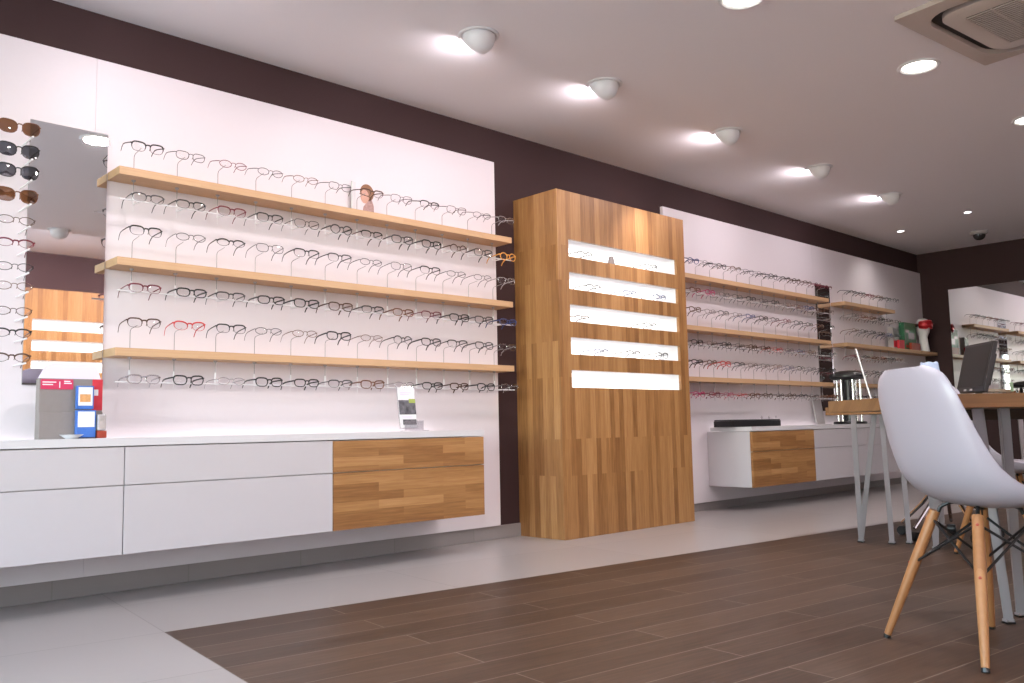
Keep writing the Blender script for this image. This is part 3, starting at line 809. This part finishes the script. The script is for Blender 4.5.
for k, y in enumerate((-1.32, -.03, 1.26, 2.55, 3.83, 5.1, 6.4)):  # row lengthened past the mirrored lamp with added, boosted spots to brighten the ceiling
    spot_lamp(4.82, y, 1, f'white tilted ceiling spot, {NM[k]} of the row with added lamps along the opposite wall', 56)
def downlight(x, y, r, label, power):
    t = thing('downlight', label, 'downlight', (x, y, ZC-.0006), 0, 'round recessed downlights')
    MB().lathe([(r*.78, 0), (r, 0), (r, -.004), (r*.95, -.009), (r*.86, -.009), (r*.78, -.002), (r*.78, 0)], 36, caps=False).build('trim_ring', M['whitep'], t, smooth=30)
    MB().lathe([(0, -.0015), (r*.76, -.0015)], 32, caps=False).build('lamp_face', M['bulb_warm'], t)
    light('AREA', 'downlight_beam', (x, y, ZC-.012), power, (1, .93, .93), (0, 0, -1), r*1.5)
DLW = 18
for k, (x, y) in enumerate(((1.89, 1.935), (2.075, 3.50), (2.30, 4.955), (2.44, 6.43))):
    downlight(x, y, .112, f'added unseen recessed downlight, {NM[k]} of the row counted from shop front', DLW)
for k, (x, y) in enumerate(((3.75, -.9), (3.9, 1.2), (4.35, 3.6))):  # extra row out of view, added for ambient light
    downlight(x, y, .112, f'added unseen recessed downlight, {NM[k]} of the row over camera side', DLW*.7)
for k, (x, y) in enumerate(((.412, 9.23), (1.19, 8.90))):
    t = thing('small_downlight', f'tiny bright recessed downlight near the far corner, {("by display wall", "before security camera")[k]}', 'downlight', (x, y, ZC-.0006), 0, 'tiny recessed downlights')
    MB().lathe([(.03, 0), (.042, 0), (.042, -.003), (.03, -.004), (.03, 0)], 24, caps=False).build('trim_ring', M['whitep'], t, smooth=30)
    MB().lathe([(0, -.0012), (.029, -.0012)], 20, caps=False).build('lamp_face', M['bulb'], t)
    light('SPOT', 'small_downlight_beam', (x, y, ZC-.012), 20, (1, .93, .90), (0, 0, -1), .05, math.radians(140), 1.0)
# security camera dome
t = thing('dome_camera', 'dark security camera dome on ceiling near the back wall', 'security camera', (.945, 9.93, ZC-.0006))
MB().lathe([(.085, 0), (.085, -.02), (.075, -.032), (.062, -.034)], 28).build('base', M['greyl'], t, smooth=40)
MB().lathe([(.061, -.0345), (.060, -.05), (.050, -.072), (.030, -.088), (0, -.094)], 28).build('dome', plain('smoked_dome', (.03, .025, .025), .08), t, smooth=80)
# air conditioner cassette
t = thing('air_conditioner', 'cream ceiling air conditioner cassette with square grille', 'air conditioner', (2.464, 4.235, ZC-.0008), FT)
S = .95
def rrect(x0, y0, x1, y1, r, n=6):
    out = []
    for (cx, cy, a0) in ((x1-r, y1-r, 0), (x0+r, y1-r, PI/2), (x0+r, y0+r, PI), (x1-r, y0+r, 1.5*PI)):
        for k in range(n+1):
            a = a0+PI/2*k/n; out.append((cx+r*math.cos(a), cy+r*math.sin(a)))
    return out
o1 = rrect(0, 0, S, S, .012); o2 = rrect(.085, .085, S-.085, S-.085, .14); o3 = rrect(.135, .135, S-.135, S-.135, .10)
n = len(o1)
mb = MB()
vs = [(x, y, 0) for x, y in o1]+[(x, y, -.022) for x, y in o1]+[(x, y, -.030) for x, y in o2]+[(x, y, -.004) for x, y in o2]
fs = []
for j in range(3): fs += [(j*n+i, j*n+(i+1) % n, (j+1)*n+(i+1) % n, (j+1)*n+i) for i in range(n)]
mb.add(vs, fs); mb.build('surround', M['ac'], t, smooth=35)
mb = MB(); mb.add([(x, y, -.0045) for x, y in o2]+[(x, y, -.0045) for x, y in o3], [(i, (i+1) % n, n+(i+1) % n, n+i) for i in range(n)]); mb.build('air_slot', M['acdark'], t)
mb = MB(); vs = [(x, y, -.004) for x, y in o3]+[(x, y, -.028) for x, y in o3]+[(x, y, -.036) for x, y in rrect(.15, .15, S-.15, S-.15, .085)]
fs = []
for j in range(2): fs += [(j*n+i, j*n+(i+1) % n, (j+1)*n+(i+1) % n, (j+1)*n+i) for i in range(n)]
fs.append(tuple(2*n+i for i in range(n))); mb.add(vs, fs); cp = mb.build('centre_panel', M['ac'], t, smooth=35)
gb = MB(); gx0, gx1 = .235, S-.235
gb.box((gx0, gx0, -.0372), (gx1, gx1, -.0364)); gb.build('grille_back', plain('grille_shadow', (.10, .08, .065), .7), cp)
gb = MB()
for k in range(22):
    q = gx0+(gx1-gx0)*(k+.5)/22; gb.box((gx0, q-.0034, -.042), (gx1, q+.0034, -.0373))
for k in range(5):
    q = gx0+(gx1-gx0)*k/4; gb.box((q-.004, gx0, -.0425), (q+.004, gx1, -.0373))
gb.build('grille', M['ac'], cp)

# ------------------------------------------------------------------ chairs
def smooth_rows(rows, sub):
    """Catmull-Rom through rows of tuples"""
    out = []
    for i in range(len(rows)-1):
        p0 = rows[max(i-1, 0)]; p1 = rows[i]; p2 = rows[i+1]; p3 = rows[min(i+2, len(rows)-1)]
        for s in range(sub):
            t = s/sub
            out.append(tuple(.5*((2*b)+(-a+c)*t+(2*a-5*b+4*c-d)*t*t+(-a+3*b-3*c+d)*t**3) for a, b, c, d in zip(p0, p1, p2, p3)))
    out.append(rows[-1]); return out
def shell_chair(loc, heading, label):
    """heading = direction the sitter looks; local +x forward"""
    t = thing('shell_chair', label, 'chair', loc, heading, 'white shell chairs on wooden legs')
    # centre line (fwd, z) and edge (half width, fwd, z), from front lip to the top of the back
    R = [(.235, .412, .150, .215, .422), (.232, .436, .185, .222, .446), (.170, .446, .222, .160, .470), (.060, .438, .234, .050, .482), (-.050, .434, .236, -.045, .499),
         (-.135, .453, .233, -.102, .532), (-.195, .505, .226, -.143, .580), (-.225, .580, .217, -.176, .645), (-.244, .660, .207, -.202, .710), (-.260, .745, .194, -.228, .780), (-.270, .815, .164, -.243, .834), (-.274, .857, .100, -.256, .856)]
    R = smooth_rows(R, 4)
    NU = 20
    def pt(row, u):
        cf, cz, w, ef, ez = row
        k = abs(u)**2.3
        return (cf+(ef-cf)*k, w*math.sin(u*PI/2*.97)/math.sin(PI/2*.97), cz+(ez-cz)*k)
    mb = MB(); th = .007
    P = [[Vector(pt(r, -1+2*i/NU)) for i in range(NU+1)] for r in R]
    NR = len(R)
    Nn = []
    for j in range(NR):
        row = []
        for i in range(NU+1):
            du = P[j][min(i+1, NU)]-P[j][max(i-1, 0)]; dv = P[min(j+1, NR-1)][i]-P[max(j-1, 0)][i]
            row.append(du.cross(dv).normalized())
        Nn.append(row)
    W = NU+1
    vs = [P[j][i] for j in range(NR) for i in range(W)]+[P[j][i]-Nn[j][i]*th for j in range(NR) for i in range(W)]
    fs = []; o = NR*W
    for j in range(NR-1):
        for i in range(NU):
            a = j*W+i; fs.append((a, a+1, a+W+1, a+W)); fs.append((o+a, o+a+W, o+a+W+1, o+a+1))
    for j in range(NR-1):
        for i in (0, NU): a = j*W+i; fs.append((a, a+W, o+a+W, o+a))
    for i in range(NU):
        for j in (0, NR-1): a = j*W+i; fs.append((a, a+1, o+a+1, o+a))
    mb.add(vs, fs)
    sh = mb.build('seat_shell', M['shell'], t, smooth=60); sh.rotation_euler = (0, 0, -.108); sh.location.x = .033
    # thin rolled rim
    rim = [P[j][0] for j in range(NR)]+[P[NR-1][i] for i in range(1, W)]+[P[j][NU] for j in range(NR-2, -1, -1)]+[P[0][i] for i in range(NU-1, 0, -1)]
    MB().tube([p-Vector((0, 0, .002)) for p in rim], .0048, 6, closed=True).build('rim', M['shell'], sh, smooth=True)
    # little moulding mark on the back
    tops, feet = [], []
    for (sx, sy) in ((-1, 1), (-1, -1), (1, -1), (1, 1)):
        tp = Vector((.088*sx-.012, .092*sy, .412)); ft = Vector((.197*sx-.014, .212*sy, .012))
        tops.append(tp); feet.append(ft)
        leg = MB().tube([tp, tp.lerp(ft, .35), tp.lerp(ft, .8), ft], [.0165, .0175, .0135, .0115], 12).build('leg', M['beech'], t, smooth=50)
        dn = (ft-tp).normalized()
        MB().tube([ft+dn*.0005, Vector((ft.x+dn.x*.010, ft.y+dn.y*.010, .0006))], [.0115, .0112], 10).build('foot_glide', M['black'], leg)
        for q in (.06, .42):
            c = tp.lerp(ft, q); out = Vector((sx, sy, 0)).normalized()
            T = Matrix.Translation(c+out*.0168) @ Vector((0, 0, 1)).rotation_difference(out).to_matrix().to_4x4()
            MB().lathe([(.0, .0), (.0048, 0), (.0046, .002), (0, .003)], 8, T, caps=False).build('screw', M['terracotta'], leg)
        # bent steel bracket from the leg up to the shell
        MB().tube([tp+Vector((0, 0, -.03)), tp+Vector((-.012*sx, -.012*sy, .012)), tp+Vector((-.03*sx, -.03*sy, .026)), tp+Vector((-.06*sx, -.06*sy, .030))], .006, 8).build('bracket', M['blackm'], t, smooth=True)
    # black steel struts, crossing between the legs
    sb = MB()
    for i in range(4):
        a0, a1 = tops[i], tops[(i+1) % 4]; f0, f1 = feet[i], feet[(i+1) % 4]
        hi0, lo0 = a0.lerp(f0, .06), a0.lerp(f0, .42); hi1, lo1 = a1.lerp(f1, .06), a1.lerp(f1, .42)
        out = ((a0+a1)/2); out.z = 0; out.normalize()
        sb.tube([hi0, lo1], .0042, 8).tube([lo0+out*.003, hi1+out*.003], .0042, 8)
    sb.tube([tops[0]+Vector((.04, -.04, .028)), tops[2]+Vector((-.04, .04, .028))], .0045, 8).tube([tops[1]+Vector((.04, .04, .024)), tops[3]+Vector((-.04, -.04, .024))], .0045, 8)
    sb.build('strut_frame', M['blackm'], t, smooth=True)
    return t
shell_chair((3.150, 2.948, 0), math.atan2(.86, .51), 'white shell chair on beech dowel legs before the nearer table')
shell_chair((2.65, 4.79, 0), math.atan2(.53, .85), 'second white shell chair, mostly hidden behind the near one')

# ------------------------------------------------------------------ tables
def table(loc, rz, L, Wd, legs, label, ztop=.782, th=.047):
    """local x along the table edge, y away"""
    t = thing('oak_table', label, 'table', loc, rz, 'oak tables on steel legs')
    MB().box((0, 0, ztop-th), (L, Wd, ztop), .002).build('tabletop', M['oak_table'], t)
    for (fx, fy, tops) in legs:
        mb = MB()
        zt = ztop-th-.0008
        for (tx, ty) in tops:
            a = Vector((tx, ty, zt)); b2 = Vector((fx, fy, .012))
            d2 = (b2-a).normalized()
            # flat steel bar
            mb.tube([a, a.lerp(b2, .5), b2], .028, 4, flat=(1.0, .55))
        mb.box((fx-.016, fy-.013, .0065), (fx+.016, fy+.013, .016), .003)
        lg = mb.build('leg', M['steel'], t, smooth=30)
        MB().box((fx-.017, fy-.014, .0006), (fx+.017, fy+.014, .0060), .002).build('foot_pad', M['black'], lg)
    return t
def loc2(p, org, rz):
    dx, dy = p[0]-org[0], p[1]-org[1]
    return (dx*math.cos(rz)+dy*math.sin(rz), -dx*math.sin(rz)+dy*math.cos(rz))
OT = (1.615, 4.99); RT = FT
A = loc2((1.783, 4.951), OT, RT); B2 = loc2((1.943, 4.968), OT, RT); C2 = loc2((2.01, 4.968), OT, RT); D2 = loc2((2.209, 4.874), OT, RT)
sh = .045
A, B2, C2, D2 = [(p[0], p[1]+sh) for p in (A, B2, C2, D2)]
table((*OT, 0), RT, .76, 1.15,
      [(A[0], A[1], [(A[0]-.005, A[1]), (A[0]+.11, A[1]+.03)]), (B2[0], B2[1]+.02, [(B2[0]-.005, B2[1]+.0)]), (C2[0], C2[1]+.08, [(C2[0]-.01, C2[1]+.06)]), (D2[0], D2[1]+.04, [(D2[0]-.015, D2[1]+.02), (D2[0]+.05, D2[1]+.05)]),
       (.12, 1.06, [(.10, 1.08), (.10, .98)]), (.66, 1.06, [(.68, 1.08), (.68, .98)])],
      'oak table on slim steel legs standing before the far counter')
e = Vector((.63, .777)).normalized(); RN = math.atan2(e.y, e.x)
ON = (2.975, 3.005)
F1 = loc2((3.075, 3.335), ON, RN); F2 = loc2((3.073, 3.47), ON, RN)
table((*ON, 0), RN, 1.5, .74,
      [(F1[0], F1[1], [(F1[0]-.075, F1[1]-.02), (F1[0]-.02, F1[1]+.05)]), (F2[0], F2[1], [(F2[0]-.05, F2[1]-.07), (F2[0]-.0, F2[1]+.02)]),
       (1.38, .10, [(1.42, .06), (1.33, .06)]), (1.38, .64, [(1.42, .68), (1.33, .68)])],
      'nearer oak table with steel legs beside the white chair')
t = [o for o in bpy.data.objects if o.name.startswith('oak_table')][-1]
MB().box((.16, .44, .692), (1.40, .47, .7338), .002).build('under_frame', M['black'], t)
# monitor on far table
zt = .7828
t = thing('computer_monitor', 'black flat computer monitor tilted back on the far oak table', 'monitor', (2.18, 5.72, zt), math.radians(-47))
MB().box((-.10, -.07, 0), (.10, .11, .012), .004).build('stand_foot', M['black'], t)
MB().tube([(0, .055, .012), (0, .060, .10), (0, .045, .16)], .022, 10, flat=(1, .6)).build('stand_neck', M['black'], t, smooth=True)
T = Matrix.Translation((0, .0, .075)) @ Matrix.Rotation(-.26, 4, 'X')
sc = MB().box((-.185, 0, 0), (.185, .028, .312), .006, T).build('screen_case', M['black'], t)
MB().box((-.165, -.0012, .034), (.165, -.0002, .295), 0, T).build('screen', M['screen'], sc)
MB().box((-.13, .0285, .05), (.13, .062, .25), .012, T).build('rear_bulge', M['black'], sc)
for x in (-.06, .02):
    MB().box((x-.017, -.0014, .010), (x+.017, -.0003, .022), 0, T).build('badge', M['greyl'], sc)
t = thing('carrier_bag', 'pale blue plastic bag standing on the far table behind chair', 'bag', (1.965, 5.69, zt), .3)
mb = MB(); n = 20; rows = [(.060, .030, 0), (.075, .040, .03), (.078, .042, .12), (.066, .03, .19), (.055, .012, .235), (.050, .006, .27)]
vs = []
for (a, b3, z) in rows:
    for k in range(n):
        q = 2*PI*k/n; w = 1+.05*math.sin(5*q+z*30)
        vs.append((a*math.cos(q)*w, b3*math.sin(q)*w, z+(.008*math.sin(3*q) if z > .2 else 0)))
fs = [tuple(range(n))[::-1], tuple(range((len(rows)-1)*n, len(rows)*n))]
for j in range(len(rows)-1):
    for k in range(n): fs.append((j*n+k, j*n+(k+1) % n, (j+1)*n+(k+1) % n, (j+1)*n+k))
mb.add(vs, fs).build('pouch', M['bag'], t, smooth=70)
# slim tilted tabletop mirror, seen edge on
t = thing('table_mirror', 'slim white framed tabletop mirror leaning, seen edge-on on far table', 'mirror', (1.845, 5.08, zt), math.radians(24.5))
T = Matrix.Translation((0.02, 0, .012)) @ Matrix.Rotation(-.22, 4, 'Y')
MB().box((-.006, -.065, 0), (.002, .065, .335), .002, T).build('mirror_frame', M['whitep'], t)
MB().box((.0022, -.061, .005), (.0032, .061, .330), 0, T).build('mirror_glass', M['mirror'], t)
MB().box((-.01, -.07, 0), (.11, .07, .006), .002).build('base', M['whitep'], t)
tag(MB().box((0, 0, 0), (.0005, .10, .10)).build('price_note', M['palegreen'], loc=(1.0, YB-.030, .99), rz=PI/2), 'small pale green note stuck on the back wall mirror', 'note')

# office chair on chrome star base behind the far table
t = thing('office_chair', 'black office chair on chrome castor base under the far table', 'office chair', (2.10, 5.46, 0), .35)
for k in range(5):
    a = 2*PI*k/5+.25
    lg = MB().tube([(.03*math.cos(a), .03*math.sin(a), .34), (.14*math.cos(a), .14*math.sin(a), .20), (.27*math.cos(a), .27*math.sin(a), .075)], [.014, .012, .010], 8).build('base_leg', M['chrome'], t, smooth=True)
    T = Matrix.Translation((.27*math.cos(a), .27*math.sin(a), .0285)) @ Matrix.Rotation(a, 4, 'Z') @ Matrix.Rotation(PI/2, 4, 'X')
    MB().lathe([(.012, -.024), (.026, -.024), (.028, -.012), (.028, .012), (.026, .024), (.012, .024)], 16, T).build('castor', M['black'], lg, smooth=40)
MB().lathe([(.034, .30), (.034, .36), (.022, .361), (.022, .455)], 16).build('gas_column', M['chrome'], t, smooth=40)
MB().box((-.21, -.21, .456), (.21, .21, .52), .025, seg=3).build('seat', M['black'], t, smooth=40)

# ------------------------------------------------------------------ world, camera, view
w = bpy.data.worlds.new('world'); SC.world = w; w.use_nodes = True
nt = w.node_tree
bg = nt.nodes['Background']
sky = nt.nodes.new('ShaderNodeTexSky')
sky.sky_type = 'HOSEK_WILKIE'; sky.turbidity = 4.0; sky.ground_albedo = .3
sky.sun_direction = Vector((.3, .6, .45)).normalized()
tint = nt.nodes.new('ShaderNodeMix'); tint.data_type = 'RGBA'; tint.blend_type = 'MULTIPLY'; tint.inputs['Factor'].default_value = 1
tint.inputs['B'].default_value = (1, .80, .62, 1)
nt.links.new(sky.outputs[0], tint.inputs['A']); nt.links.new(tint.outputs['Result'], bg.inputs['Color']); bg.inputs['Strength'].default_value = 125.0
pl = bpy.data.lights.new('window_daylight', 'AREA'); pl.shape = 'RECTANGLE'; pl.size = 3.3; pl.size_y = 1.9
try: pl.cycles.is_portal = True
except Exception: pass
po = bpy.data.objects.new('window_daylight', pl); COL.objects.link(po); po.location = (2.2, YF-.12, 1.35); po.rotation_euler = Vector((0, 1, 0)).to_track_quat('-Z', 'Z').to_euler()

cam = bpy.data.cameras.new('camera'); co = bpy.data.objects.new('camera', cam); COL.objects.link(co)
yaw, pitch, roll = .7601, .0981, -.0203
cy, sy = math.cos(yaw), math.sin(yaw)
Fv = Vector((-cy*math.cos(pitch), sy*math.cos(pitch), math.sin(pitch)))
r0 = Vector((sy, cy, 0)); u0 = r0.cross(Fv)
rv = r0*math.cos(roll)+u0*math.sin(roll); uv = -r0*math.sin(roll)+u0*math.cos(roll)
co.matrix_world = Matrix(((rv.x, uv.x, -Fv.x, 4.1475), (rv.y, uv.y, -Fv.y, 0), (rv.z, uv.z, -Fv.z, .70), (0, 0, 0, 1)))
cam.sensor_width = 36; cam.lens = 875.35/1024*36; cam.clip_start = .05; cam.clip_end = 100
SC.camera = co
SC.view_settings.view_transform = 'Standard'; SC.view_settings.look = 'None'
SC.view_settings.exposure = 0.40; SC.view_settings.gamma = 1.0; SC.view_settings.use_curve_mapping = False
SC.cycles.use_denoising = True
SC.cycles.max_bounces = 8; SC.cycles.diffuse_bounces = 5; SC.cycles.glossy_bounces = 5; SC.cycles.transparent_max_bounces = 24
SC.cycles.caustics_reflective = False; SC.cycles.caustics_refractive = False
SC.cycles.sample_clamp_indirect = 4.0
